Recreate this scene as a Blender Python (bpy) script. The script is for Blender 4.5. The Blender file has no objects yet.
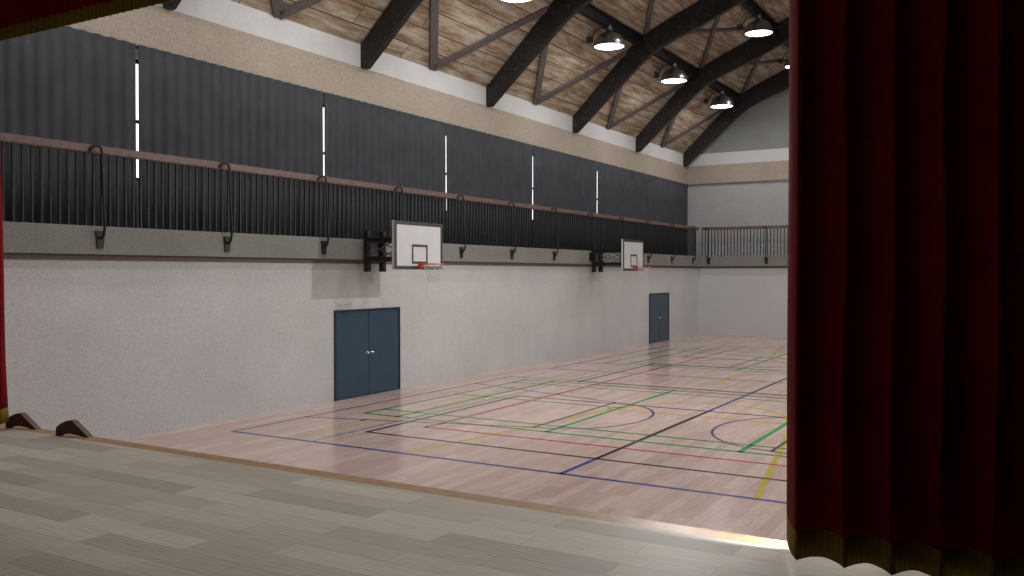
import bpy, bmesh, math, random
from mathutils import Vector, Matrix
random.seed(7)
C = bpy.context.scene.collection
PI = math.pi

# ------------------------------------------------------------------ helpers
def new_obj(name, me, parent=None):
    o = bpy.data.objects.new(name, me)
    C.objects.link(o)
    if parent: o.parent = parent
    return o

def obj(name, bm, mat, parent=None, smooth=False):
    bmesh.ops.recalc_face_normals(bm, faces=bm.faces)
    me = bpy.data.meshes.new(name)
    bm.to_mesh(me); bm.free()
    me.materials.append(mat)
    if smooth:
        for p in me.polygons: p.use_smooth = True
    return new_obj(name, me, parent)

def thing(name, label, cat, loc=(0, 0, 0), rz=0, group=None):
    o = new_obj(name, None)
    o.location = loc; o.rotation_euler = (0, 0, rz)
    o.empty_display_size = 0.1
    return tag(o, label, cat, group)

def tag(o, label, cat, group=None):
    o['label'] = label; o['category'] = cat
    if group: o['group'] = group
    return o

def struct(name, bm, mat, parent=None, smooth=False):
    o = obj(name, bm, mat, parent, smooth)
    if parent is None: o['kind'] = 'structure'
    return o

def dup(root, loc, label=None):
    r = root.copy(); C.objects.link(r); r.location = loc
    if label: r['label'] = label
    for ch in list(root.children):
        c = ch.copy(); C.objects.link(c); c.parent = r
        for g in list(ch.children):
            d = g.copy(); C.objects.link(d); d.parent = c
    return r

def box(bm, x0, x1, y0, y1, z0, z1):
    vs = [bm.verts.new((x, y, z)) for x in (x0, x1) for y in (y0, y1) for z in (z0, z1)]
    for f in ((0, 1, 3, 2), (4, 6, 7, 5), (0, 4, 5, 1), (2, 3, 7, 6), (0, 2, 6, 4), (1, 5, 7, 3)):
        bm.faces.new([vs[i] for i in f])
    return bm

def B(*a): return box(bmesh.new(), *a)

def prism(bm, pts, axis, a0, a1):
    """pts: 2-D outline; axis 'y' -> pts are (x,z), 'x' -> (y,z), 'z' -> (x,y)"""
    def P(p, a):
        return {'y': (p[0], a, p[1]), 'x': (a, p[0], p[1]), 'z': (p[0], p[1], a)}[axis]
    v0 = [bm.verts.new(P(p, a0)) for p in pts]; v1 = [bm.verts.new(P(p, a1)) for p in pts]
    bm.faces.new(v0); bm.faces.new(v1[::-1])
    n = len(pts)
    for i in range(n):
        bm.faces.new((v0[i], v0[(i + 1) % n], v1[(i + 1) % n], v1[i]))
    return bm

def tube(bm, pts, r, n=8, cap=True):
    pts = [Vector(p) for p in pts]
    rings = []
    up = Vector((0, 0, 1))
    for i, p in enumerate(pts):
        t = (pts[min(i + 1, len(pts) - 1)] - pts[max(i - 1, 0)]).normalized()
        a = t.cross(up)
        if a.length < 1e-3: a = t.cross(Vector((0, 1, 0)))
        a.normalize(); b = t.cross(a).normalized()
        if rings:
            # keep the frame continuous
            if a.dot(pa) < 0: a = -a
            if b.dot(pb) < 0: b = -b
        pa, pb = a, b
        rr = r[i] if isinstance(r, (list, tuple)) else r
        rings.append([bm.verts.new(p + a * rr * math.cos(2 * PI * k / n) + b * rr * math.sin(2 * PI * k / n)) for k in range(n)])
    for q, s in zip(rings, rings[1:]):
        for k in range(n):
            bm.faces.new((q[k], q[(k + 1) % n], s[(k + 1) % n], s[k]))
    if cap:
        bm.faces.new(rings[0]); bm.faces.new(rings[-1])
    return bm

def bar(bm, p, q, w, h, up=(0, 0, 1)):
    """rectangular bar from p to q; w across, h along up"""
    p, q = Vector(p), Vector(q); t = (q - p).normalized(); u = Vector(up)
    a = t.cross(u).normalized() * w / 2; b = a.cross(t).normalized() * h / 2
    v = [bm.verts.new(c + s * a + k * b) for c in (p, q) for s, k in ((-1, -1), (1, -1), (1, 1), (-1, 1))]
    for f in ((0, 1, 2, 3), (7, 6, 5, 4), (0, 4, 5, 1), (1, 5, 6, 2), (2, 6, 7, 3), (3, 7, 4, 0)):
        bm.faces.new([v[i] for i in f])
    return bm

def lathe(bm, prof, n=40, c=(0, 0, 0)):
    rings = []
    for r, z in prof:
        if r < 1e-6: rings.append([bm.verts.new((c[0], c[1], c[2] + z))])
        else: rings.append([bm.verts.new((c[0] + r * math.cos(2 * PI * k / n), c[1] + r * math.sin(2 * PI * k / n), c[2] + z)) for k in range(n)])
    for q, s in zip(rings, rings[1:]):
        for k in range(n):
            a, b = q[k % len(q)], q[(k + 1) % len(q)]
            d, e = s[k % len(s)], s[(k + 1) % len(s)]
            f = []
            for v in (a, b, e, d):
                if v not in f: f.append(v)
            if len(f) > 2: bm.faces.new(f)
    return bm

def disc_xz(bm, cx, cy, cz, r, d, n=20):
    """short cylinder with its axis along X"""
    a = [bm.verts.new((cx, cy + r * math.cos(2 * PI * k / n), cz + r * math.sin(2 * PI * k / n))) for k in range(n)]
    b = [bm.verts.new((cx + d, cy + r * math.cos(2 * PI * k / n), cz + r * math.sin(2 * PI * k / n))) for k in range(n)]
    bm.faces.new(a); bm.faces.new(b[::-1])
    for k in range(n): bm.faces.new((a[k], a[(k + 1) % n], b[(k + 1) % n], b[k]))
    return bm

# ------------------------------------------------------------------ materials
class NT:
    def __init__(s, name):
        s.m = bpy.data.materials.new(name); s.m.use_nodes = True
        s.t = s.m.node_tree; s.b = s.t.nodes['Principled BSDF']
    def n(s, typ, **kw):
        q = s.t.nodes.new(typ)
        for k, v in kw.items():
            if k in q.inputs.keys(): q.inputs[k].default_value = v
            else: setattr(q, k, v)
        return q
    def l(s, a, b): s.t.links.new(a, b)
    def co(s, scale=(1, 1, 1), rot=(0, 0, 0), src='Object', loc=(0, 0, 0)):
        tc = s.n('ShaderNodeTexCoord'); mp = s.n('ShaderNodeMapping')
        mp.inputs['Scale'].default_value = scale; mp.inputs['Rotation'].default_value = rot
        mp.inputs['Location'].default_value = loc
        s.l(tc.outputs[src], mp.inputs[0]); return mp.outputs[0]
    def noise(s, vec, scale, detail=4, rough=.6):
        q = s.n('ShaderNodeTexNoise', Scale=scale, Detail=detail, Roughness=rough); s.l(vec, q.inputs['Vector']); return q.outputs[0]
    def ramp(s, fac, stops):
        q = s.n('ShaderNodeValToRGB'); e = q.color_ramp.elements
        while len(e) < len(stops): e.new(.5)
        for el, (p, c) in zip(e, stops): el.position = p; el.color = (*c, 1)
        s.l(fac, q.inputs[0]); return q.outputs[0]
    def mix(s, fac, a, b, mode='MIX'):
        q = s.n('ShaderNodeMix', data_type='RGBA', blend_type=mode)
        for i, v in ((0, fac), (6, a), (7, b)):
            if hasattr(v, 'is_linked') or hasattr(v, 'links'): s.l(v, q.inputs[i])
            else: q.inputs[i].default_value = v if i == 0 else (*v, 1)
        return q.outputs[2]
    def bump(s, h, strength, dist):
        q = s.n('ShaderNodeBump', Strength=strength, Distance=dist); s.l(h, q.inputs['Height']); s.l(q.outputs[0], s.b.inputs['Normal'])
    def base(s, c):
        if isinstance(c, tuple): s.b.inputs['Base Color'].default_value = (*c, 1)
        else: s.l(c, s.b.inputs['Base Color'])
    def set(s, **kw):
        for k, v in kw.items(): s.b.inputs[k.replace('_', ' ')].default_value = v

def plain(name, col, rough=.6, metal=0, var=.12, vscale=6, bump=0.0, bscale=60):
    q = NT(name); v = q.co()
    lo = tuple(c * (1 - var) for c in col); hi = tuple(min(1, c * (1 + var)) for c in col)
    q.base(q.ramp(q.noise(v, vscale), [(.3, lo), (.7, hi)]))
    q.set(Roughness=rough, Metallic=metal)
    if bump: q.bump(q.noise(v, bscale, 2), bump, .01)
    return q.m

def stucco(name, col, col2, grain=.06, bump=.25, scale=34):
    """rough-cast painted plaster: fine speckle plus broad blotches"""
    q = NT(name); v = q.co()
    a = q.ramp(q.noise(v, .7, 3), [(.35, col), (.7, col2)])
    fine = q.ramp(q.noise(v, scale, 5, .7), [(.36, (1 - grain * 2.6,) * 3), (.62, (1 + grain,) * 3)])
    q.base(q.mix(1.0, a, fine, 'MULTIPLY'))
    q.set(Roughness=.85)
    q.bump(q.noise(v, scale * 1.5, 4, .7), bump, .02)
    return q.m

def court_mat():
    q = NT('court_planks'); v = q.co(rot=(0, 0, PI / 2))
    br = q.n('ShaderNodeTexBrick'); br.offset = .37; br.squash = 1
    for k, x in (('Scale', 1.0), ('Brick Width', 1.7), ('Row Height', .16), ('Mortar Size', .0012), ('Mortar Smooth', .3), ('Bias', 0.0)): br.inputs[k].default_value = x
    br.inputs['Color1'].default_value = (.50, .365, .325, 1); br.inputs['Color2'].default_value = (.61, .48, .43, 1); br.inputs['Mortar'].default_value = (.26, .17, .14, 1)
    q.l(v, br.inputs['Vector'])
    vs = q.co(scale=(9, .7, 1))
    g = q.ramp(q.noise(vs, 3, 6, .65), [(.3, (.86, .84, .83)), (.7, (1.08, 1.08, 1.08))])
    bl = q.ramp(q.noise(q.co(), .35, 3), [(.3, (.94, .90, .90)), (.7, (1.05, 1.05, 1.03))])
    q.base(q.mix(1.0, q.mix(1.0, br.outputs[0], g, 'MULTIPLY'), bl, 'MULTIPLY'))
    q.set(Roughness=.17); q.b.inputs['Specular IOR Level'].default_value = .55
    r = q.n('ShaderNodeMapRange'); r.inputs[3].default_value = .13; r.inputs[4].default_value = .24
    q.l(q.noise(q.co(scale=(3, .5, 1)), 2, 3), r.inputs[0]); q.l(r.outputs[0], q.b.inputs['Roughness'])
    q.bump(q.noise(q.co(), 2.2, 2), .06, .01)
    return q.m

def stage_mat():
    q = NT('stage_planks'); v = q.co(loc=(.35, .02, 0))
    br = q.n('ShaderNodeTexBrick'); br.offset = .43; br.offset_frequency = 2
    for k, x in (('Scale', 1.0), ('Brick Width', 1.25), ('Row Height', .235), ('Mortar Size', .0012), ('Mortar Smooth', .2), ('Bias', -.15)): br.inputs[k].default_value = x
    br.inputs['Color1'].default_value = (.60, .55, .465, 1); br.inputs['Color2'].default_value = (.38, .34, .285, 1); br.inputs['Mortar'].default_value = (.13, .11, .09, 1)
    q.l(v, br.inputs['Vector'])
    fine = q.ramp(q.noise(q.co(scale=(1.2, 26, 1)), 2.6, 6, .7), [(.3, (.80, .79, .77)), (.72, (1.12, 1.12, 1.12))])
    wv = q.n('ShaderNodeTexWave'); wv.bands_direction = 'Y'
    for k, x in (('Scale', 5.0), ('Distortion', 9.0), ('Detail', 3.0), ('Detail Scale', .6)): wv.inputs[k].default_value = x
    q.l(q.co(scale=(.35, 1.6, 1)), wv.inputs['Vector'])
    cath = q.ramp(wv.outputs['Fac'], [(0, (.90, .89, .88)), (.6, (1.03, 1.03, 1.03))])
    q.base(q.mix(1.0, q.mix(1.0, br.outputs[0], fine, 'MULTIPLY'), cath, 'MULTIPLY'))
    q.set(Roughness=.5); q.b.inputs['Specular IOR Level'].default_value = .35
    return q.m

def boards_mat(rowx):
    """old roof boarding: butt-jointed boards, brown timber under worn whitewash"""
    q = NT('roof_boards'); v = q.co(rot=(0, 0, PI / 2))
    br = q.n('ShaderNodeTexBrick'); br.offset = .41; br.offset_frequency = 2
    for k, x in (('Scale', 1.0), ('Brick Width', 5.6), ('Row Height', rowx), ('Mortar Size', .011), ('Mortar Smooth', .25), ('Bias', 0.0)): br.inputs[k].default_value = x
    br.inputs['Color1'].default_value = (0, 0, 0, 1); br.inputs['Color2'].default_value = (1, 1, 1, 1); br.inputs['Mortar'].default_value = (.5, .5, .5, 1)
    q.l(v, br.inputs['Vector'])
    # shift noise by the board's own random value so neighbours differ
    shift = q.n('ShaderNodeVectorMath', operation='MULTIPLY_ADD')
    q.l(br.outputs[0], shift.inputs[0]); shift.inputs[1].default_value = (7, 13, 3); q.l(q.co(scale=(3.4, .42, 3.4)), shift.inputs[2])
    worn = q.noise(shift.outputs[0], 1.5, 7, .72)
    c = q.ramp(worn, [(.32, (.17, .098, .048)), (.44, (.30, .205, .125)), (.53, (.42, .345, .26)), (.64, (.54, .495, .43))])
    c2 = q.ramp(q.noise(q.co(scale=(14, .8, 14)), 2, 5, .7), [(.3, (.75, .73, .71)), (.7, (1.1, 1.1, 1.1))])
    c = q.mix(1.0, c, c2, 'MULTIPLY')
    c = q.mix(br.outputs['Fac'], c, (.035, .022, .015))
    q.base(c); q.set(Roughness=.75)
    q.bump(worn, .3, .01)
    return q.m

def dark_timber():
    q = NT('black_stained_timber'); v = q.co(scale=(1, 1, 1))
    n = q.noise(v, 9, 7, .75)
    q.base(q.ramp(n, [(.4, (.006, .0056, .005)), (.56, (.014, .012, .011)), (.68, (.085, .075, .065))]))
    q.set(Roughness=.55); q.bump(n, .3, .01)
    return q.m

def cloth(name, col, rib=260, axis='Z', rough=.9, var=.25, sheen=.0):
    q = NT(name)
    w = q.n('ShaderNodeTexWave'); w.bands_direction = axis
    w.inputs['Scale'].default_value = rib / 20; w.inputs['Distortion'].default_value = .6
    q.l(q.co(), w.inputs['Vector'])
    a = q.ramp(q.noise(q.co(), 2.2, 3), [(.3, tuple(c * (1 - var) for c in col)), (.7, tuple(c * (1 + var) for c in col))])
    r = q.ramp(w.outputs['Fac'], [(0, (.72, .72, .72)), (1, (1.12, 1.12, 1.12))])
    q.base(q.mix(1.0, a, r, 'MULTIPLY'))
    q.set(Roughness=rough); q.b.inputs['Specular IOR Level'].default_value = .06
    if sheen: q.b.inputs['Sheen Weight'].default_value = sheen
    q.bump(w.outputs['Fac'], .25, .01)
    return q.m

def emit(name, col, s):
    q = NT(name); q.base(col); q.b.inputs['Emission Color'].default_value = (*col, 1); q.b.inputs['Emission Strength'].default_value = s
    return q.m

M = dict(
    wall=stucco('pale_roughcast', (.545, .54, .535), (.60, .595, .59)),
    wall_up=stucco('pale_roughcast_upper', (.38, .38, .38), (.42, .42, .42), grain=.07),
    gable=stucco('shaded_grey_render', (.235, .24, .225), (.27, .275, .26), grain=.05),  # gable grey darkened for the shade above the downward lamps
    band=stucco('beige_roughcast', (.36, .30, .24), (.40, .34, .275), grain=.08, scale=22),
    white=stucco('white_plaster', (.56, .56, .56), (.61, .61, .61), grain=.04),
    ledge=stucco('grey_concrete', (.20, .197, .178), (.235, .232, .212), grain=.07, scale=30),
    court=court_mat(), stage=stage_mat(), boards=boards_mat(.39), boards_up=boards_mat(.515),
    timber=dark_timber(),
    brace=plain('rusty_brown_steel', (.105, .084, .08), .7, 0, .3, 14, .3),
    black=plain('black_painted_steel', (.005, .005, .0055), .55, 0, .3, 20),
    rail=plain('varnished_brown_wood', (.14, .088, .076), .5, 0, .25, 9),
    trim=plain('honey_wood', (.36, .205, .095), .42, 0, .18, 12),
    brown=plain('brown_painted_metal', (.11, .045, .036), .6, 0, .15, 9),
    blue=plain('blue_painted_door', (.024, .058, .092), .38, 0, .12, 3),
    bluedark=plain('dark_blue_frame', (.008, .017, .03), .45, 0, .15, 3),
    chrome=plain('brushed_chrome', (.75, .75, .74), .22, 1, .05, 10),
    lampmetal=plain('polished_dark_metal', (.30, .30, .305), .34, 1, .12, 5),
    inner=plain('white_enamel', (.8, .8, .8), .5, 0, .02, 5),
    glow=emit('lamp_glow', (1, .97, .93), 9),
    drape=cloth('charcoal_drape', (.068, .072, .080), 900, 'Z', .95, .12),
    velvet=cloth('dark_red_velvet', (.20, .007, .011), 420, 'Z', .85, .25, .0),
    gold=cloth('gold_border', (.20, .125, .012), 300, 'X', .7, .15),
    board=plain('white_backboard', (.60, .595, .59), .45, 0, .04, 3),
    boardgrey=plain('dark_grey_line', (.04, .04, .042), .5, 0, .1, 6),
    boardside=plain('grey_board_edge', (.52, .515, .51), .55, 0, .05, 6),
    orange=plain('orange_red_steel', (.62, .075, .025), .4, 0, .1, 6),
    net=plain('white_net_cord', (.62, .58, .56), .8, 0, .1, 20),
    ledge_strip=plain('brown_strip', (.17, .125, .115), .7, 0, .1, 6),
    frame=plain('dark_window_frame', (.01, .01, .01), .5, 0, .1, 6),
    glass=None,
    stagewall=plain('black_stage_paint', (.03, .028, .027), .85, 0, .15, 2),
    junction=plain('grey_cast_metal', (.07, .07, .075), .5, .4, .2, 9),
)
g = NT('window_glass'); g.set(Roughness=.02); g.b.inputs['Transmission Weight'].default_value = 1; g.base((1, 1, 1)); g.b.inputs['IOR'].default_value = 1.1
M['glass'] = g.m

# ------------------------------------------------------------------ dimensions (metres; camera above the origin)
XL, XLu, XF = -13.9, -14.8, -13.75          # lower left wall, upper left wall, gallery face
XC = -5.98                                   # centre of the hall
XR, XRu, XRF = 2 * XC - XL, 2 * XC - XLu, 2 * XC - XF
YN, YF, YFu, YFF = 5.75, 41.15, 41.9, 41.0    # near wall, far wall, far upper wall, far gallery face
ZB0, ZB1 = 3.27, 3.75                        # gallery edge beam
ZS = 1.2                                     # stage
ZE, ZK, ZR = 8.70, 11.31, 13.98              # eaves, roof knee, ridge
XK = -12.13
KX = 2 * XC

# ------------------------------------------------------------------ room shell
struct('floor', B(XL, XR, YN - .3, YF, -.2, 0), M['court'])
struct('wall_left', B(XLu - .5, XL, YN - .3, YF, -.2, ZB0), M['wall'])
struct('wall_right', B(XR, XRu + .5, YN - .3, YF, -.2, ZB0), M['wall'])
struct('wall_far', B(XLu - .5, XRu + .5, YF, YFu + .5, -.2, ZB0), M['wall'])
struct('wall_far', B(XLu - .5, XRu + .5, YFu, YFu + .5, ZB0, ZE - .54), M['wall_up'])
gb = bmesh.new(); prism(gb, [(XLu - .3, ZE), (XK, ZK + .4), (XC, ZR + .4), (KX - XK, ZK + .4), (XRu + .3, ZE)], 'y', YFu + .02, YFu + .4)
struct('wall_far_gable', gb, M['gable'])

# gallery slab: beam-edged ledge running along both sides and the far end
def ledge(name, x0, x1, y0, y1): return struct(name, B(x0, x1, y0, y1, ZB0, ZB1), M['ledge'])
ledge('gallery_ledge', XLu, XF, YN, YFu)
ledge('gallery_ledge', XF, XRF, YFF, YFu)
ledge('gallery_ledge', XRF, XRu, YN, YFu)

# thin brown strip along the top of the lower walls, under the ledge
struct('strip_5', B(XL, XL + .025, YN, YF, ZB0 - .10, ZB0), M['ledge_strip'])
struct('strip_6', B(XL + .025, XR - .025, YF - .025, YF, ZB0 - .10, ZB0), M['ledge_strip'])

# plaster bands high on the walls
def bands(nm, ax):
    for z0, z1, m, pr in ((7.27, 8.15, M['band'], .06), (8.15, ZE + .03, M['white'], .05)):
        if ax == 'L': b = B(XLu - .5, XLu + pr, YN, YFu + .1, z0, z1)
        elif ax == 'R': b = B(XRu - pr, XRu + .5, YN, YFu + .1, z0, z1)
        else: b = B(XLu, XRu, YFu - pr - (.06 if z0 < 8 else 0), YFu + .3, z0, z1)
        struct(nm, b, m)
bands('trim_1', 'L'); bands('trim_2', 'F'); bands('trim_3', 'R')

# windows in the left (and right) upper wall, one behind each curtain joint
SL = [10.92, 16.04, 21.15, 26.28, 31.42, 36.52]
WZ0, WZ1 = 4.72, 7.06
def upper_wall(nm, xa, xb):
    b = bmesh.new()
    box(b, xa, xb, YN - .3, YFu, ZB1, WZ0); box(b, xa, xb, YN - .3, YFu, WZ1, 7.3)
    edges = [YN - .3] + [e for s in SL for e in (s - 1.7, s + 1.7)] + [YFu]
    for i in range(0, len(edges), 2): box(b, xa, xb, edges[i], edges[i + 1], WZ0, WZ1)
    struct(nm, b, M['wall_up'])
upper_wall('wall_left', XLu - .35, XLu)
upper_wall('wall_right', XRu, XRu + .35)
wn = 0
for side, xa in (('l', XLu - .2), ('r', XRu + .14)):
    for s in SL:
        wn += 1
        b = bmesh.new(); x0, x1 = xa, xa + .06
        for z0, z1 in ((WZ0, WZ0 + .07), (WZ1 - .07, WZ1), (5.84, 5.90)): box(b, x0, x1, s - 1.7, s + 1.7, z0, z1)
        for y in (s - 1.7, s - .87, s + .80, s + 1.63): box(b, x0, x1, y, y + .07, WZ0 + .07, WZ1 - .07)
        w = struct('window_%d' % wn, b, M['frame'])
        p = obj('window_pane', B(x0 + .025, x0 + .035, s - 1.63, s + 1.63, WZ0 + .07, WZ1 - .07), M['glass'], w)

# near (proscenium) wall and the stage house
OX0, OX1, OZ = -10.95, .75, 6.1
struct('wall_near', B(XLu - .5, OX0, YN - .3, YN - .05, ZS, 9), M['wall_up'])
struct('wall_near', B(OX1, XRu + .5, YN - .3, YN - .05, ZS, 9), M['wall_up'])
b = bmesh.new(); prism(b, [(XLu - .5, 9), (OX0, OZ), (OX1, OZ), (XRu + .5, 9), (XC, ZR + .5)], 'y', YN - .3, YN - .05)
b.free(); b = bmesh.new(); prism(b, [(OX0, OZ), (OX1, OZ), (OX1, 9), (XRu + .3, 9), (XK * -1 + KX, ZK + .5), (XC, ZR + .5), (XK, ZK + .5), (XLu - .3, 9), (OX0, 9)], 'y', YN - .3, YN - .05)
struct('wall_near', b, M['wall_up'])
struct('stage_front', B(OX0 - 4, OX1 + 4, YN - .3, 5.86, -.2, ZS - .05), M['wall_up'])
struct('stage_floor', B(-12.6, 2.2, -3.4, 5.70, ZS - .06, ZS), M['stage'])
# rounded wooden nosing along the stage edge
b = bmesh.new()
prism(b, [(5.70, ZS - .09), (5.70, ZS), (5.875, ZS), (5.89, ZS - .005), (5.90, ZS - .02), (5.90, ZS - .09)], 'x', -12.6, 2.2)
struct('trim_4', b, M['trim'])
struct('wall_stage_back', B(-12.8, 2.4, -3.6, -3.4, ZS - .1, 7.5), M['stagewall'])
struct('wall_stage_left', B(-12.8, -12.6, -3.4, YN - .3, ZS - .1, 7.5), M['stagewall'])
struct('wall_stage_right', B(2.2, 2.4, -3.4, YN - .3, ZS - .1, 7.5), M['stagewall'])
struct('ceiling_stage', B(-12.8, 2.4, -3.6, YN - .3, 7.5, 7.6), M['stagewall'])

# roof boarding
def roof(name, p, q, mat):
    (x0, z0), (x1, z1) = p, q
    b = bmesh.new(); prism(b, [(x0, z0), (x1, z1), (x1, z1 + .12), (x0, z0 + .12)], 'y', YN - .3, YFu + .4)
    return struct(name, b, mat)
roof('ceiling', (XLu - .03, ZE - .03), (XK, ZK), M['boards'])
roof('ceiling', (XK, ZK), (XC, ZR), M['boards_up'])
roof('ceiling', (XC, ZR), (KX - XK, ZK), M['boards_up'])
roof('ceiling', (KX - XK, ZK), (XRu + .03, ZE - .03), M['boards'])

# ------------------------------------------------------------------ floor markings (thin paint on the boards)
def paint(name, col, z, segs=(), arcs=(), w=.05):
    q = NT(name + '_paint'); v = q.co(scale=(4, .6, 1))
    q.base(q.ramp(q.noise(v, 6, 5, .7), [(.3, tuple(c * .85 for c in col)), (.7, tuple(min(1, c * 1.12) for c in col))]))
    q.set(Roughness=.2)
    bm = bmesh.new()
    for (x0, y0, x1, y1) in segs:
        a, c = Vector((x0, y0, 0)), Vector((x1, y1, 0)); t = (c - a).normalized(); n = Vector((-t.y, t.x, 0)) * w / 2
        a = a - t * w / 2; c = c + t * w / 2
        vs = [bm.verts.new(p) for p in (a + n + Vector((0, 0, z)), a - n + Vector((0, 0, z)), c - n + Vector((0, 0, z)), c + n + Vector((0, 0, z)))]
        bm.faces.new(vs)
    for (cx, cy, r, a0, a1, sq) in arcs:
        N = 64; pr = None
        for i in range(N + 1):
            a = math.radians(a0 + (a1 - a0) * i / N)
            cur = [bm.verts.new((cx + rr * sq * math.cos(a), cy + rr * math.sin(a), z)) for rr in (r - w / 2, r + w / 2)]
            if pr: bm.faces.new((pr[0], pr[1], cur[1], cur[0]))
            pr = cur
    for f in bm.faces:
        if f.normal.z < 0: f.normal_flip()
    me = bpy.data.meshes.new(name); bm.to_mesh(me); bm.free(); me.materials.append(q.m)
    return new_obj(name, me, bpy.data.objects['floor'])
def rect(x0, y0, x1, y1): return [(x0, y0, x1, y0), (x1, y0, x1, y1), (x1, y1, x0, y1), (x0, y1, x0, y0)]
def mir(x): return KX - x
YM = 24.35                                   # centre of the hall lengthwise (markings)
BX = -12.85
nav, blu, blk = (.035, .028, .12), (.02, .05, .26), (.012, .010, .012)
grn, yel, red, tea = (.01, .30, .06), (.48, .36, .02), (.46, .02, .02), (.07, .23, .25)
# yellow: the long basketball court
ya = YM - 12.8; yb = YM + 12.8
def keys(y, s):
    yf = y + s * 6.05
    return [(XC - 2.87, y, XC - 1.95, yf), (XC + 2.87, y, XC + 1.95, yf), (XC - 1.95, yf, XC + 1.95, yf)]
paint('yellow_court_lines', yel, .0010, [(-11.36, ya, -11.42, yb), (mir(-11.36), ya, mir(-11.42), yb), (-11.4, yb, mir(-11.4), yb), (-11.4, YM, mir(-11.4), YM)], [], .06)
paint('yellow_court_lines', yel, .0012, keys(ya, 1) + keys(yb, -1), [(XC, ya + 6.05, 1.92, 0, 180, .93), (XC, yb - 6.05, 1.92, 180, 360, .93), (XC, YM, 1.85, 0, 360, .78)], .10)
paint('teal_court_lines', tea, .0014, [(-10.9, ya, -10.98, yb), (mir(-10.9), ya, mir(-10.98), yb)], [], .05)
# red: volleyball court
paint('red_court_lines', red, .0016, rect(-10.02, 13.76, mir(-10.02), 35.5) + [(-10.02, 21.12, mir(-10.02), 21.12), (-10.02, 28.0, mir(-10.02), 28.0)], [], .08)
# green: two badminton courts across the hall
gs = []
for y0 in (14.47, 26.57):
    y1 = y0 + 6.83
    gs += rect(-12.13, y0, mir(-12.13), y1)
    gs += [(-12.13, y0 + .65, mir(-12.13), y0 + .65), (-12.13, y1 - .65, mir(-12.13), y1 - .65)]
    gs += [(x, y0, x, y1) for x in (-11.27, mir(-11.27), -7.79, mir(-7.79))]
    ym = (y0 + y1) / 2
    gs += [(-12.13, ym, -7.79, ym), (mir(-12.13), ym, mir(-7.79), ym)]
paint('green_court_lines', grn, .0018, gs, [], .095)
# purple and blue: three short basketball courts across the hall
ns, na, bs = [], [], []
for yc in (16.68, 29.3):
    y0, y1 = yc - 5.12, yc + 5.1
    ns += [(BX, y0, BX, y1), (mir(BX), y0, mir(BX), y1), (BX, y1, mir(BX), y1)]
    if yc > 20: ns += [(BX, y0, mir(BX), y0)]
    for s, x0 in ((1, BX), (-1, mir(BX))):
        xf = x0 + s * 4.62
        ns += [(x0, yc - 3.2, xf, yc - 1.9), (x0, yc + 3.2, xf, yc + 1.9), (xf, yc - 1.9, xf, yc + 1.9)]
        na += [(xf, yc, 1.88, -90, 90, .8) if s > 0 else (xf, yc, 1.88, 90, 270, .8)]
        for k in (.28, .62):
            for t in (-1, 1):
                xx = x0 + s * 4.62 * k; yy = yc + t * (3.2 - 1.3 * k)
                ns += [(xx, yy, xx, yy + t * .18)]
paint('purple_court_lines', nav, .0020, ns, na, .06)
paint('blue_court_lines', blu, .0022, [(BX, ya, mir(BX), ya), (XC, ya, XC, 36.9)], [], .085)
# black: three small volleyball courts
bl = []
for y0, y1 in ((12.77, 18.38), (21.65, 27.1), (29.83, 35.2)):
    bl += rect(-10.66, y0, mir(-10.66), y1) + [(XC, y0, XC, y1)]
paint('black_court_lines', blk, .0024, bl, [], .08)

# ------------------------------------------------------------------ doors
def double_door(n, y0, y1, z1=2.09):
    b = bmesh.new(); x = XL
    fw = .05
    box(b, x - .02, x + .035, y0, y0 + fw, 0, z1); box(b, x - .02, x + .035, y1 - fw, y1, 0, z1); box(b, x - .02, x + .035, y0 + fw, y1 - fw, z1 - fw, z1)
    d = struct('door_%d' % n, b, M['bluedark'])
    ym = (y0 + y1) / 2
    for a, c, k in ((y0 + fw, ym - .008, -1), (ym + .008, y1 - fw, 1)):
        lb = B(x - .01, x + .02, a, c, .02, z1 - fw)
        bmesh.ops.bevel(lb, geom=list(lb.edges), offset=.004, segments=1, affect='EDGES')
        leaf = obj('door_leaf', lb, M['blue'], d)
        ky = ym + k * .085
        kb = bmesh.new(); disc_xz(kb, x + .02, ky, 1.03, .028, .012)
        tube(kb, [(x + .03, ky, 1.03), (x + .06, ky, 1.03), (x + .065, ky, 1.03), (x + .085, ky, 1.03), (x + .10, ky, 1.03)], [.012, .012, .024, .032, .018], 16)
        obj('door_knob', kb, M['chrome'], leaf, True)
    obj('door_threshold', B(x, x + .03, y0 + fw, y1 - fw, 0, .02), M['bluedark'], d)
double_door(1, 15.49, 17.93)
double_door(2, 34.85, 37.15)

# ------------------------------------------------------------------ roof timbers
half_out = [(XLu, ZE - .02), (XK, ZK - .01), (XC, ZR - .01)]
half_in = [(XC, ZR - .85), (-8.7, 11.90), (-9.91, 11.37), (-10.6, 11.13), (-11.1, 10.93), (-11.45, 10.76), (-11.72, 10.60), (-12.0, 10.40), (-13.24, 9.35), (-14.60, 8.13), (XLu, 8.13)]
outline = half_out + [(mir(x), z) for x, z in reversed(half_out[:-1])] + [(mir(x), z) for x, z in reversed(half_in[1:])] + half_in
RY = [11.55, 17.47, 23.42, 29.4, 35.4, 41.35]
rl = ['black bent roof rafter at the top left, its foot just below the valance fringe',
      'black bent roof rafter whose foot lands above the left backboard, large and nearest whole foot',
      'black bent roof rafter, second whole foot from the left along the white band',
      'black bent roof rafter, third whole foot from the left, just left of the farther backboard',
      'black bent roof rafter, next to last, its foot just short of the far corner',
      'black bent roof rafter standing against the grey far gable wall']
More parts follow.
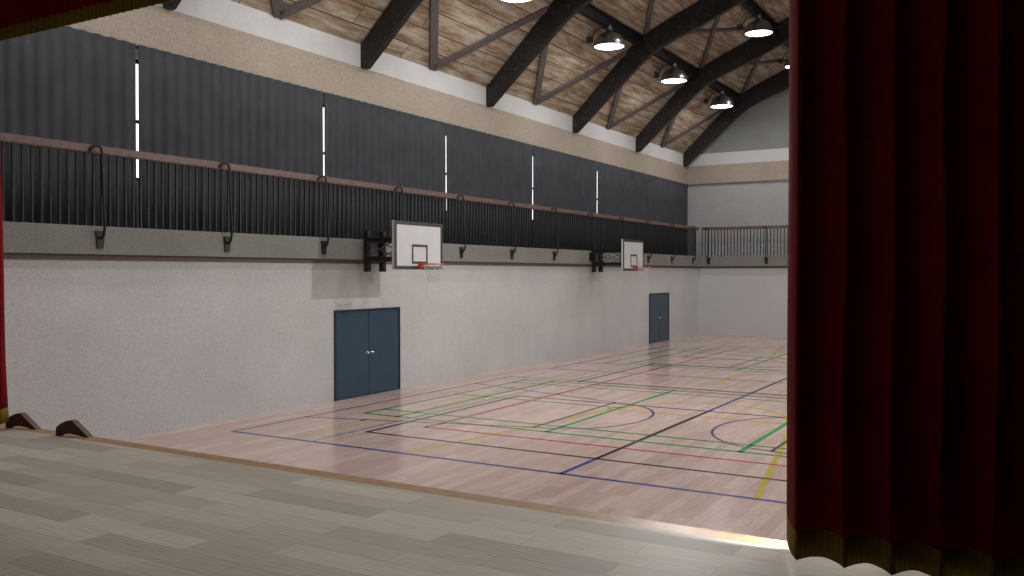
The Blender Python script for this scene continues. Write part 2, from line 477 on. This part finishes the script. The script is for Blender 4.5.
for y, lb in zip(RY, rl):
    b = bmesh.new(); prism(b, outline, 'y', y, y + .2)
    bmesh.ops.recalc_face_normals(b, faces=b.faces)
    es = [e for e in b.edges if abs(e.verts[0].co.y - e.verts[1].co.y) < 1e-4]
    bmesh.ops.bevel(b, geom=es, offset=.012, segments=1, affect='EDGES')
    tag(obj('roof_rafter', b, M['timber']), lb, 'rafter', 'black roof rafters across the hall')

def roofz(x):
    x = min(x, mir(x))
    return ZE + (x - XLu) * (ZK - ZE) / (XK - XLu) if x < XK else ZK + (x - XK) * (ZR - ZK) / (XC - XK)
def ibeam(x, ztop, hgt, w, y0, y1):
    b = bmesh.new(); t = .035
    pts = [(x - w, ztop), (x + w, ztop), (x + w, ztop - t), (x + .02, ztop - t), (x + .02, ztop - hgt + t), (x + w, ztop - hgt + t), (x + w, ztop - hgt), (x - w, ztop - hgt), (x - w, ztop - hgt + t), (x - .02, ztop - hgt + t), (x - .02, ztop - t), (x - w, ztop - t)]
    prism(b, pts, 'y', y0, y1); return b
X1, X2 = -12.05, -8.85
ends = [YN - .04] + [v for y in RY for v in (y, y + .2)] + [YFu]
for x, lb in ((X1, 'black steel I-beam along the lower roof bend above the three domes in line'),
              (X2, 'black steel I-beam purlin higher up the roof by the curtain, carrying the upper lamp row'),
              (mir(X2), 'black steel I-beam purlin beyond the ridge, hidden behind the red curtain'),
              (mir(X1), 'black steel I-beam purlin at the far bend of the roof, hidden behind the red curtain')):
    t = thing('roof_purlin', lb, 'purlin', (0, 0, 0), 0, 'roof purlins')
    zt = roofz(x) - .05
    for a, c in zip(ends[::2], ends[1::2]):
        if c - a > .3: obj('beam_length', ibeam(x, zt, .36, .11, a + .002, c - .002), M['black'], t)

# flat steel braces lying under the roof boards: V in the steep bays, X in the shallow bays
def brace(name, p, q, par, nrm, w):
    off = Vector(nrm).normalized() * -.05
    b = bmesh.new(); bar(b, Vector(p) + off, Vector(q) + off, w, .03, nrm)
    return obj(name, b, M['brace'], par)
n1 = (-(ZK - ZE), 0, XK - XLu); n2 = (-(ZR - ZK), 0, XC - XK)
bays = [(RY[i] + .2, RY[i + 1]) for i in range(5)]
vl = ['brown flat V-brace on the roof boards, cut by the photo\'s top edge at left',
      'brown flat steel V-brace on the roof boards above the left backboard',
      'brown flat steel V-brace on the roof boards below the nearest whole lamp dome',
      'brown flat steel V-brace on the roof boards below the second whole lamp dome',
      'brown flat steel V-brace on the roof boards below the farthest lamp dome']
for (a, c), lb in zip(bays, vl):
    m = (a + c) / 2
    t = thing('roof_brace', lb, 'brace', (0, 0, 0), 0, 'V-shaped roof braces')
    e = -12.62
    brace('brace_bar', (-14.72, m, roofz(-14.72)), (e, a + .01, roofz(e)), t, n1, .26)
    brace('brace_bar', (-14.72, m, roofz(-14.72)), (e, c - .01, roofz(e)), t, n1, .26)
    # small gusset where the bars meet
    b = bmesh.new(); bar(b, (-14.74, m, roofz(-14.74) - .06), (-14.45, m, roofz(-14.45) - .06), .24, .035, n1)
    obj('gusset_plate', b, M['brace'], t)
xl = ['brown flat cross-brace high in the nearest roof bay, above the photo\'s top edge',
      'brown flat steel cross-brace in the shallow roof bay above the top-edge lamp',
      'brown flat steel cross-brace in the shallow roof bay above the nearest whole dome',
      'brown flat steel cross-brace in the shallow roof bay beside the upper lamp',
      'brown flat steel cross-brace in the farthest shallow roof bay by the gable']
for (a, c), lb in zip(bays, xl):
    t = thing('roof_brace', lb, 'brace', (0, 0, 0), 0, 'X-shaped roof braces')
    xa, xb = X1 + .2, X2 - .2
    brace('brace_bar', (xa, a + .05, roofz(xa)), (xb, c - .05, roofz(xb)), t, n2, .17)
    brace('brace_bar', (xa, c - .05, roofz(xa) - .03), (xb, a + .05, roofz(xb) - .03), t, n2, .17)

# ------------------------------------------------------------------ dome lamps
LAMP_W = 78
def make_lamp():
    t = thing('pendant_lamp', '', 'lamp', (0, 0, 0), 0, 'dome lamps hanging from the roof')
    prof = [(.495, 0), (.51, .02), (.50, .04), (.495, .12), (.47, .21), (.42, .30), (.34, .38), (.24, .43), (.15, .455), (.13, .48), (.10, .49), (.095, .54)]
    inn = [(.085, .53), (.09, .475), (.20, .43), (.30, .385), (.39, .29), (.45, .19), (.475, .11), (.482, .03), (.485, 0), (.495, 0)]
    sh = obj('lamp_shade', lathe(bmesh.new(), prof + inn, 48), M['lampmetal'], t, True)
    obj('shade_collar', lathe(bmesh.new(), [(0, .535), (.10, .535), (.115, .54), (.115, .565), (.09, .575), (.05, .58), (0, .58)], 24), M['lampmetal'], sh, True)
    obj('lamp_cap', lathe(bmesh.new(), [(0, .58), (.055, .58), (.075, .60), (.085, .64), (.075, .69), (.05, .72), (0, .72)], 24), M['lampmetal'], t, True)
    obj('suspension_rod', lathe(bmesh.new(), [(0, .72), (.018, .72), (.018, .80), (0, .80)], 10), M['black'], t, True)
    b = lathe(bmesh.new(), [(0, .0), (.30, .0), (.47, .012), (.47, .02), (0, .02)], 48, (0, 0, .012))
    obj('lamp_diffuser', b, M['glow'], t, True)
    # junction box and bent conduit beside the dome
    b = bmesh.new(); tube(b, [(-.10, 0, .62), (-.25, -.01, .66), (-.42, 0, .63), (-.55, 0, .50), (-.62, 0, .38)], .022, 8)
    arm = obj('conduit', b, M['junction'], t, True)
    b = bmesh.new(); box(b, -.78, -.60, -.07, .07, .22, .42)
    bmesh.ops.bevel(b, geom=list(b.edges), offset=.015, segments=1, affect='EDGES')
    obj('junction_box', b, M['junction'], arm)
    li = bpy.data.lights.new('lamp_light', 'AREA'); li.shape = 'DISK'; li.size = .85; li.energy = LAMP_W; li.color = (1, .985, .975)
    lo = bpy.data.objects.new('lamp_light', li); C.objects.link(lo); lo.parent = t; lo.location = (0, 0, -.005)
    return t
proto = make_lamp()
rows = [(-11.97, 10.28), (-8.74, 11.66), (mir(-8.74), 11.66), (mir(-11.97), 10.28)]
LY = [8.62, 14.57, 20.52, 26.5, 32.5, 38.5]
named = {(0, 2): 'polished dome lamp cut by the photo\'s top edge, only its glowing rim showing',
         (0, 3): 'polished dome lamp hanging below the purlin, the largest one seen whole',
         (0, 4): 'polished dome lamp, the middle one of the three hanging in line under the lower purlin',
         (0, 5): 'polished dome lamp, lowest in the photo, nearest the grey gable wall',
         (1, 4): 'polished dome lamp of the upper row, seen whole just left of the red curtain',
         (1, 5): 'polished dome lamp mostly hidden by the red curtain edge, a sliver showing'}
first = True
for i, (x, z) in enumerate(rows):
    for j, y in enumerate(LY):
        lb = named.get((i, j), 'polished dome lamp out of view above or behind the curtain')
        if first: o = proto; o.location = (x, y, z); o['label'] = lb; first = False
        else: o = dup(proto, (x, y, z), lb)

# ------------------------------------------------------------------ gallery railings
def railing(name, label, axis, a0, a1, seen0, posts, psize=.032):
    """axis 'y': along the left gallery at X=XF; axis 'x': along the far gallery at Y=YFF.  o = outward direction into the hall"""
    t = thing(name, label, 'railing', (0, 0, 0), 0, 'gallery railings')
    c = -13.83 if axis == 'y' else YFF + .08; s = 1 if axis == 'y' else -1
    def P(along, out, z): return (c + s * out, along, z) if axis == 'y' else (along, c + s * out, z)
    def bx(b, a, e, o0, o1, z0, z1):
        p, q = P(a, o0, z0), P(e, o1, z1)
        box(b, min(p[0], q[0]), max(p[0], q[0]), min(p[1], q[1]), max(p[1], q[1]), z0, z1)
    b = bmesh.new(); bx(b, a0, a1, -.065, .065, 4.985, 5.125)
    bmesh.ops.bevel(b, geom=list(b.edges), offset=.02, segments=2, affect='EDGES')
    obj('handrail', b, M['rail'], t)
    n = int((a1 - a0 - .1) / .154); w = psize / 2
    ys = [a0 + .025 + .154 * i for i in range(n)]
    vis = [y for y in ys if y >= seen0][:100]
    proto = None
    for y in vis:
        if proto is None:
            b = bmesh.new(); bx(b, -w, w, -w, w, ZB1, 4.985)
            # mesh is built round its own along-axis origin, then placed
            proto = obj('baluster', b, M['black'], t); k = proto
        else:
            k = proto.copy(); C.objects.link(k); k.parent = t
        k.location = (0, y, 0) if axis == 'y' else (y, 0, 0)
    rest = [y for y in ys if y not in vis]
    if rest:
        b = bmesh.new()
        for y in rest: bx(b, y - w, y + w, -w, w, ZB1, 4.985)
        r = obj('baluster', b, M['black'], t); r['kind'] = 'stuff'
    # bent pipe stays hooked over the handrail and bolted to the ledge face
    pp = None
    for y in posts:
        if pp is None:
            f = .08                                      # ledge face
            pts = [(.07, 5.01, -.17), (.08, 5.055, -.155), (.10, 5.09, -.12), (.125, 5.105, -.08), (.15, 5.095, -.035), (.16, 5.06, -.01), (.165, 5.0), (.168, 4.9), (.185, 4.4), (.215, 3.98), (.225, 3.80), (.22, 3.68), (.20, 3.60), (.155, 3.55), (f, 3.535)]
            b = bmesh.new(); tube(b, [P(q[2] if len(q) > 2 else 0, q[0], q[1]) for q in pts], .023, 10)
            pp = obj('pipe_stay', b, M['black'], t, True)
            v = [(-.09, 3.67), (.09, 3.67), (.055, 3.37), (-.055, 3.37)]
            b = bmesh.new()
            if axis == 'y': prism(b, v, 'x', c + f, c + f + .03)
            else: prism(b, v, 'y', c - f - .03, c - f)
            pl = obj('mounting_plate', b, M['black'], pp)
            k = pp
        else:
            k = pp.copy(); C.objects.link(k); k.parent = t
            q = pl.copy(); C.objects.link(q); q.parent = k
        k.location = (0, y, 0) if axis == 'y' else (y, 0, 0)
    return t
railing('gallery_railing', 'long balcony railing with brown wooden handrail and black balusters along the left wall', 'y', 6.0, 40.9, 7.75,
        [6.7 + 2.765 * i for i in range(13)])
railing('gallery_railing', 'short-looking balcony railing with brown handrail across the far end wall beside the curtain', 'x', -13.72, 1.7, -13.8,
        [-13.35 + 2.72 * i for i in range(6)])

# ------------------------------------------------------------------ charcoal curtains over the gallery windows
def pleats(pts_fn, s0, s1, step, z0, z1, nz, mat, name, parent=None, solid=.012):
    """pts_fn(s, z)-> (x,y)"""
    bm = bmesh.new(); n = max(2, int(round((s1 - s0) / step))); prev = None
    for i in range(n + 1):
        s = s0 + (s1 - s0) * i / n
        col = []
        for k in range(nz + 1):
            z = z0 + (z1 - z0) * k / nz
            x, y = pts_fn(s, z); col.append(bm.verts.new((x, y, z)))
        if prev:
            for k in range(nz): bm.faces.new((prev[k], col[k], col[k + 1], prev[k + 1]))
        prev = col
    o = obj(name, bm, mat, parent, True)
    sm = o.modifiers.new('thickness', 'SOLIDIFY'); sm.thickness = solid; sm.offset = 0
    return o
edges = [SL[0] - 5.14] + SL + [YFu - .06]
cl = ['charcoal pleated curtain at the far left of the gallery, beside the red stage curtain',
      'charcoal pleated curtain, the widest whole panel, between the first and second bright slits',
      'charcoal pleated curtain behind the rail above the nearer backboard, ending at the third bright slit',
      'charcoal pleated curtain between the third and fourth bright slits from the left',
      'charcoal pleated curtain between the fourth and fifth bright slits from the left',
      'charcoal pleated curtain above the farther backboard, from the fifth bright slit onward',
      'charcoal pleated curtain, the last panel against the far corner']
for i in range(7):
    a, c = edges[i] + (.004 if i == 6 else .03), edges[i + 1] - (.004 if i == 5 else .03)
    rnd = random.Random(i); ph = rnd.uniform(0, 6)
    def fn(s, z, ph=ph, a=a, c=c):
        w = math.sin(2 * PI * s / .27 + ph + .9 * math.sin(s * 2.3 + ph))
        return (-14.69 + .022 * min(1, (s - a) / .15, (c - s) / .15) * math.copysign(abs(w) ** .7, w) + .006 * math.sin(s * 23 + z), s)
    o = pleats(fn, a, c, .022, ZB1 + .03, 7.285, 4, M['drape'], 'window_curtain')
    tag(o, cl[i], 'curtain', 'charcoal gallery curtains')

# ------------------------------------------------------------------ basketball goals on the left wall
def net_bm(cx, cy, cz, r):
    b = bmesh.new(); N = 9; L = .42
    def P(a, k):
        rr = r * (1 - .5 * min(1, k * 1.2) + (.05 if k > .85 else 0)); return (cx + rr * math.cos(a), cy + rr * math.sin(a), cz - .01 - L * k)
    for i in range(N):
        for d in (-1, 1):
            tube(b, [P(2 * PI * (i + d * k * 3.0 / 8 * 1.6) / N, k / 8 * 1.0) for k in range(9)], .0035, 4)
    for k in (.35, .7): tube(b, [P(2 * PI * j / 36, k) for j in range(37)], .003, 4, False)
    return b
def make_goal():
    Y0 = 16.43
    t = thing('basketball_hoop', 'nearer, larger white backboard with orange rim on a black wall frame', 'basketball hoop', (0, 0, 0), 0, 'basketball hoops on the left wall')
    # wall frame
    xf = -13.60
    fr = bmesh.new()
    box(fr, xf - .10, xf, 16.28, 16.50, 3.655, 3.80)
    b = bmesh.new()
    posts = ((16.35, 16.47), (16.92, 17.04))
    for k, (a, c) in enumerate(posts):
        q = B(xf - .14, xf, a, c, 2.98, 3.95); bmesh.ops.bevel(q, geom=list(q.edges), offset=.008, segments=1, affect='EDGES')
        obj('frame_post', q, M['black'], t)
    fr.free()
    for z0, z1 in ((3.65, 3.81), (3.19, 3.36)):
        q = B(xf - .10, xf - .015, 16.47, 16.92, z0, z1); b2 = obj('frame_crossbar', q, M['black'], t)
        bb = bmesh.new()
        for y in (16.55, 16.84): disc_xz(bb, xf - .015, y, (z0 + z1) / 2, .022, .015, 6)
        obj('bolt', bb, M['junction'], b2)
    # swing arms out to the board
    xb = -12.27
    for z in (3.73, 3.28):
        for ya, yb2 in ((16.41, 16.10), (16.98, 16.83)):
            q = bmesh.new(); bar(q, (xf, ya, z), (xb, yb2, z), .09, .10); obj('support_arm', q, M['black'], t)
    q = bmesh.new()
    for y in (16.25, 16.90):
        for za, zb_ in ((3.66, 3.36), (3.36, 3.66)):
            tube(q, [(xf + .05, y, za), (xb - .55, y, zb_)], .014, 6)
            tube(q, [(xb - .55, y, za), (xb - .02, y, zb_)], .014, 6)
    obj('diagonal_tie', q, M['junction'], t)
    q = bmesh.new()
    for y in (16.10, 16.83): box(q, xb - .03, xb + .06, y - .05, y + .05, 3.2, 3.85)
    obj('board_bracket', q, M['black'], t)
    # board
    y0, y1, z0, z1 = 15.50, 17.33, 3.03, 4.11
    q = B(-12.22, -12.15, y0, y1, z0, z1); bmesh.ops.bevel(q, geom=list(q.edges), offset=.008, segments=1, affect='EDGES')
    bd = obj('backboard', q, M['boardside'], t)
    obj('board_face', B(-12.15, -12.143, y0 + .05, y1 - .05, z0 + .05, z1 - .05), M['board'], bd)
    def ring(a, c, e, f, w, x0, x1):
        r = bmesh.new(); box(r, x0, x1, a, c, e, e + w); box(r, x0, x1, a, c, f - w, f); box(r, x0, x1, a, a + w, e + w, f - w); box(r, x0, x1, c - w, c, e + w, f - w); return r
    obj('board_border', ring(y0 + .002, y1 - .002, z0 + .002, z1 - .002, .078, -12.15, -12.139), M['boardgrey'], bd)
    obj('target_square', ring(Y0 - .30, Y0 + .30, 3.16, 3.60, .055, -12.143, -12.138), M['boardgrey'], bd)
    # rim, bracket and net
    cz = 3.155; cx = -12.139 + .15 + .225
    q = bmesh.new(); tube(q, [(cx + .225 * math.cos(2 * PI * k / 40), Y0 + .225 * math.sin(2 * PI * k / 40), cz) for k in range(41)], .012, 8, False)
    rim = obj('rim', q, M['orange'], t, True)
    q = bmesh.new(); box(q, -12.138, -12.12, Y0 - .07, Y0 + .07, 3.06, 3.17)
    prism(q, [(-12.12, 3.07), (-12.12, 3.165), (-11.97, 3.165), (-11.97, 3.14)], 'y', Y0 - .05, Y0 + .05)
    obj('rim_bracket', q, M['orange'], rim)
    obj('net', net_bm(cx, Y0, cz, .225), M['net'], t)
    return t
g1 = make_goal()
g2 = dup(g1, (0, 12.58, 0), 'farther, smaller white backboard with orange rim on a black wall frame')

# ------------------------------------------------------------------ red stage curtains
PER = .25
def hem_curtain(name, label, xs, ybase, z0, z1, zg, per, amp, group, edge_in=None, step=.0125, nz=10, mirror=False):
    """folds: sharp creases toward the stage, round bellies toward the hall"""
    t = thing(name, label, 'curtain', (0, 0, 0), 0, group)
    x0, x1 = xs
    path = []
    n = int((x1 - x0) / step)
    for i in range(n + 1):
        x = x0 + (x1 - x0) * i / n; u = (x - x0) / per
        k = int(u); f = u - k
        a = amp * (.8 + .4 * random.Random(k * 7 + 3).random()) if u < 1e9 else amp
        path.append((x, ybase + a * math.sin(PI * f) ** .8 * (1 + .12 * math.sin(2 * PI * f))))
    if edge_in: path = edge_in + path if not mirror else path + edge_in
    def build(za, zb, mat, nm, nzz, r=1.0):
        bm = bmesh.new(); prev = None
        for (x, y) in path:
            col = []
            for k in range(nzz + 1):
                z = za + (zb - za) * k / nzz
                h = (z - z0) / (z1 - z0)
                col.append(bm.verts.new((x + .012 * math.sin(3 * z + 2 * x) * (1 - h) * (x > -1.1), (y if x < x0 + .01 else ybase + (y - ybase) * (1 - .62 * h ** .6)) + .008 * math.sin(2.1 * z + 5 * x), z)))
            if prev:
                for k in range(nzz): bm.faces.new((prev[k], col[k], col[k + 1], prev[k + 1]))
            prev = col
        o = obj(nm, bm, mat, t, True)
        sm = o.modifiers.new('thickness', 'SOLIDIFY'); sm.thickness = .008; sm.offset = 0
        return o
    build(zg, z1, M['velvet'], 'curtain_cloth', nz)
    build(z0, zg, M['gold'], 'gold_border', 2)
    return t
hem_curtain('stage_curtain', 'dark red velvet stage curtain with gold hem filling the right edge, drawn aside', (-1.168, 1.45), 5.20, 1.30, 6.35, 1.467, PER, .15, 'red stage curtains',
            edge_in=[(-1.330, 5.66), (-1.315, 5.60), (-1.294, 5.52), (-1.270, 5.44), (-1.240, 5.36), (-1.208, 5.28), (-1.185, 5.235)])
hem_curtain('stage_curtain', 'narrow strip of red stage curtain with gold hem at the extreme left edge', (-11.8, -9.8), 5.52, 1.285, 6.35, 1.45, PER, .15, 'red stage curtains')
# valance across the top of the opening
def valance():
    t = thing('stage_valance', 'dark red pleated valance with gold fringe across the top left corner', 'valance', (0, 0, 0))
    x0, x1, per, amp = -11.7, 1.45, .10, .045
    def mk(za, zb, mat, nm):
        bm = bmesh.new(); prev = None; n = int((x1 - x0) / per * 8)
        for i in range(n + 1):
            x = x0 + (x1 - x0) * i / n; f = (i % 8) / 8
            y = 5.08 + amp * (1 - abs(2 * f - 1)) * (1 if True else 0)
            zz = .012 * (1 - abs(2 * f - 1))
            col = [bm.verts.new((x, y, za + zz)), bm.verts.new((x, y, (za + zb) / 2)), bm.verts.new((x, y, zb))]
            if prev:
                for k in range(2): bm.faces.new((prev[k], col[k], col[k + 1], prev[k + 1]))
            prev = col
        o = obj(nm, bm, mat, t)
        sm = o.modifiers.new('thickness', 'SOLIDIFY'); sm.thickness = .006; sm.offset = 0
    mk(5.40, 6.4, M['velvet'], 'valance_cloth'); mk(5.277, 5.41, M['gold'], 'gold_fringe')
valance()

# ------------------------------------------------------------------ footlight hoods on the stage lip
def hood(name, label, x, y, rz):
    t = thing(name, label, 'footlight', (x, y, ZS), rz, 'footlight hoods on the stage edge')
    W = .43
    top = [(0, .0), (0, .08), (.03, .11), (.08, .14), (.14, .165), (.19, .172), (.22, .165), (W, 0)]
    def shift(p): return (p[0] - W / 2, p[1])
    # back plate, with a low arch cut in its foot
    arch = [(W - .06, 0), (W - .14, .018), (W - .25, .03), (W - .32, .018), (W - .37, 0)]
    b = bmesh.new(); prism(b, [shift(p) for p in top + arch], 'y', -.012, .012)
    obj('back_plate', b, M['brown'], t)
    # curved shell rising from the plate toward the hall
    b = bmesh.new()
    ins = [(p[0] * .97 + .008, max(0, p[1] - .012)) for p in top]
    prism(b, [shift(p) for p in top] + [shift(p) for p in reversed(ins)], 'y', .012, .06)
    obj('shell', b, M['brown'], t)
    return t
hood('footlight_hood', 'brown scallop-shaped footlight hood on the stage edge, nearer the left edge of the photo', -9.81, 5.77, math.radians(14))
hood('footlight_hood', 'brown scallop-shaped footlight hood on the stage edge, right one of the two', -8.865, 5.77, math.radians(14))
# a bullet footlight standing behind the right curtain, raking along the wooden lip
def footlight():
    t = thing('stage_footlight', 'small black spotlight standing on the stage lip behind the right red curtain', 'spotlight', (-.72, 5.80, ZS))
    obj('lamp_foot', lathe(bmesh.new(), [(0, 0), (.06, 0), (.06, .02), (.015, .03), (.015, .20), (0, .20)], 20), M['black'], t, True)
    b = bmesh.new(); tube(b, [(.10, 0, .27), (.02, 0, .25), (-.08, 0, .225)], [.045, .06, .065], 20)
    obj('lamp_housing', b, M['black'], t, True)
    b = bmesh.new(); tube(b, [(-.0805, 0, .2245), (-.084, 0, .2235)], [.055, .055], 20)
    obj('lens', b, M['glow'], t, True)
    return t
footlight()

# ------------------------------------------------------------------ lights
def spot(name, loc, target, energy, size, blend, radius, col=(1, 1, 1)):
    l = bpy.data.lights.new(name, 'SPOT'); l.energy = energy; l.spot_size = math.radians(size); l.spot_blend = blend; l.shadow_soft_size = radius; l.color = col
    o = bpy.data.objects.new(name, l); C.objects.link(o); o.location = loc
    o.rotation_euler = (Vector(target) - Vector(loc)).to_track_quat('-Z', 'Y').to_euler(); return o
spot('footlight_beam', (-.825, 5.80, 1.42), (-1.5, 5.80, 1.2), 480, 26, 1, .02, (.80, .92, 1))
# added fill over the stage, no lamp hangs there; lifts floor and curtains
l = bpy.data.lights.new('stage_fill_light', 'AREA'); l.shape = 'RECTANGLE'; l.size = 7; l.size_y = 1.0; l.energy = 27; l.color = (1, .96, .90)
o = bpy.data.objects.new('stage_fill_light', l); C.objects.link(o); o.location = (-5.2, 2.2, 7.3)
# hall centre light
l = bpy.data.lights.new('hall_light', 'POINT'); l.energy = 560; l.shadow_soft_size = 0.0; l.color = (1, .985, .975)
o = bpy.data.objects.new('hall_light', l); C.objects.link(o); o.location = (-6.4, 17.9, 5.24)

w = bpy.data.worlds.new('sky'); bpy.context.scene.world = w; w.use_nodes = True
bg = w.node_tree.nodes['Background']; bg.inputs[0].default_value = (.9, .95, 1, 1); bg.inputs[1].default_value = 2.0

# ------------------------------------------------------------------ camera
cam = bpy.data.cameras.new('camera'); co = bpy.data.objects.new('camera', cam); C.objects.link(co)
cam.sensor_width = 36; cam.sensor_fit = 'HORIZONTAL'; cam.lens = 886.8 / 1024 * 36
cam.clip_start = .05; cam.clip_end = 200
co.location = (0, 0, 2.95)
yaw, pitch = .53290544, -.01687976
fw = Vector((-math.sin(yaw) * math.cos(pitch), math.cos(yaw) * math.cos(pitch), math.sin(pitch)))
co.rotation_euler = fw.to_track_quat('-Z', 'Y').to_euler()
bpy.context.scene.camera = co
vs = bpy.context.scene.view_settings
vs.view_transform = 'Standard'; vs.look = 'None'; vs.gamma = 1; vs.exposure = -0.12; vs.use_curve_mapping = False
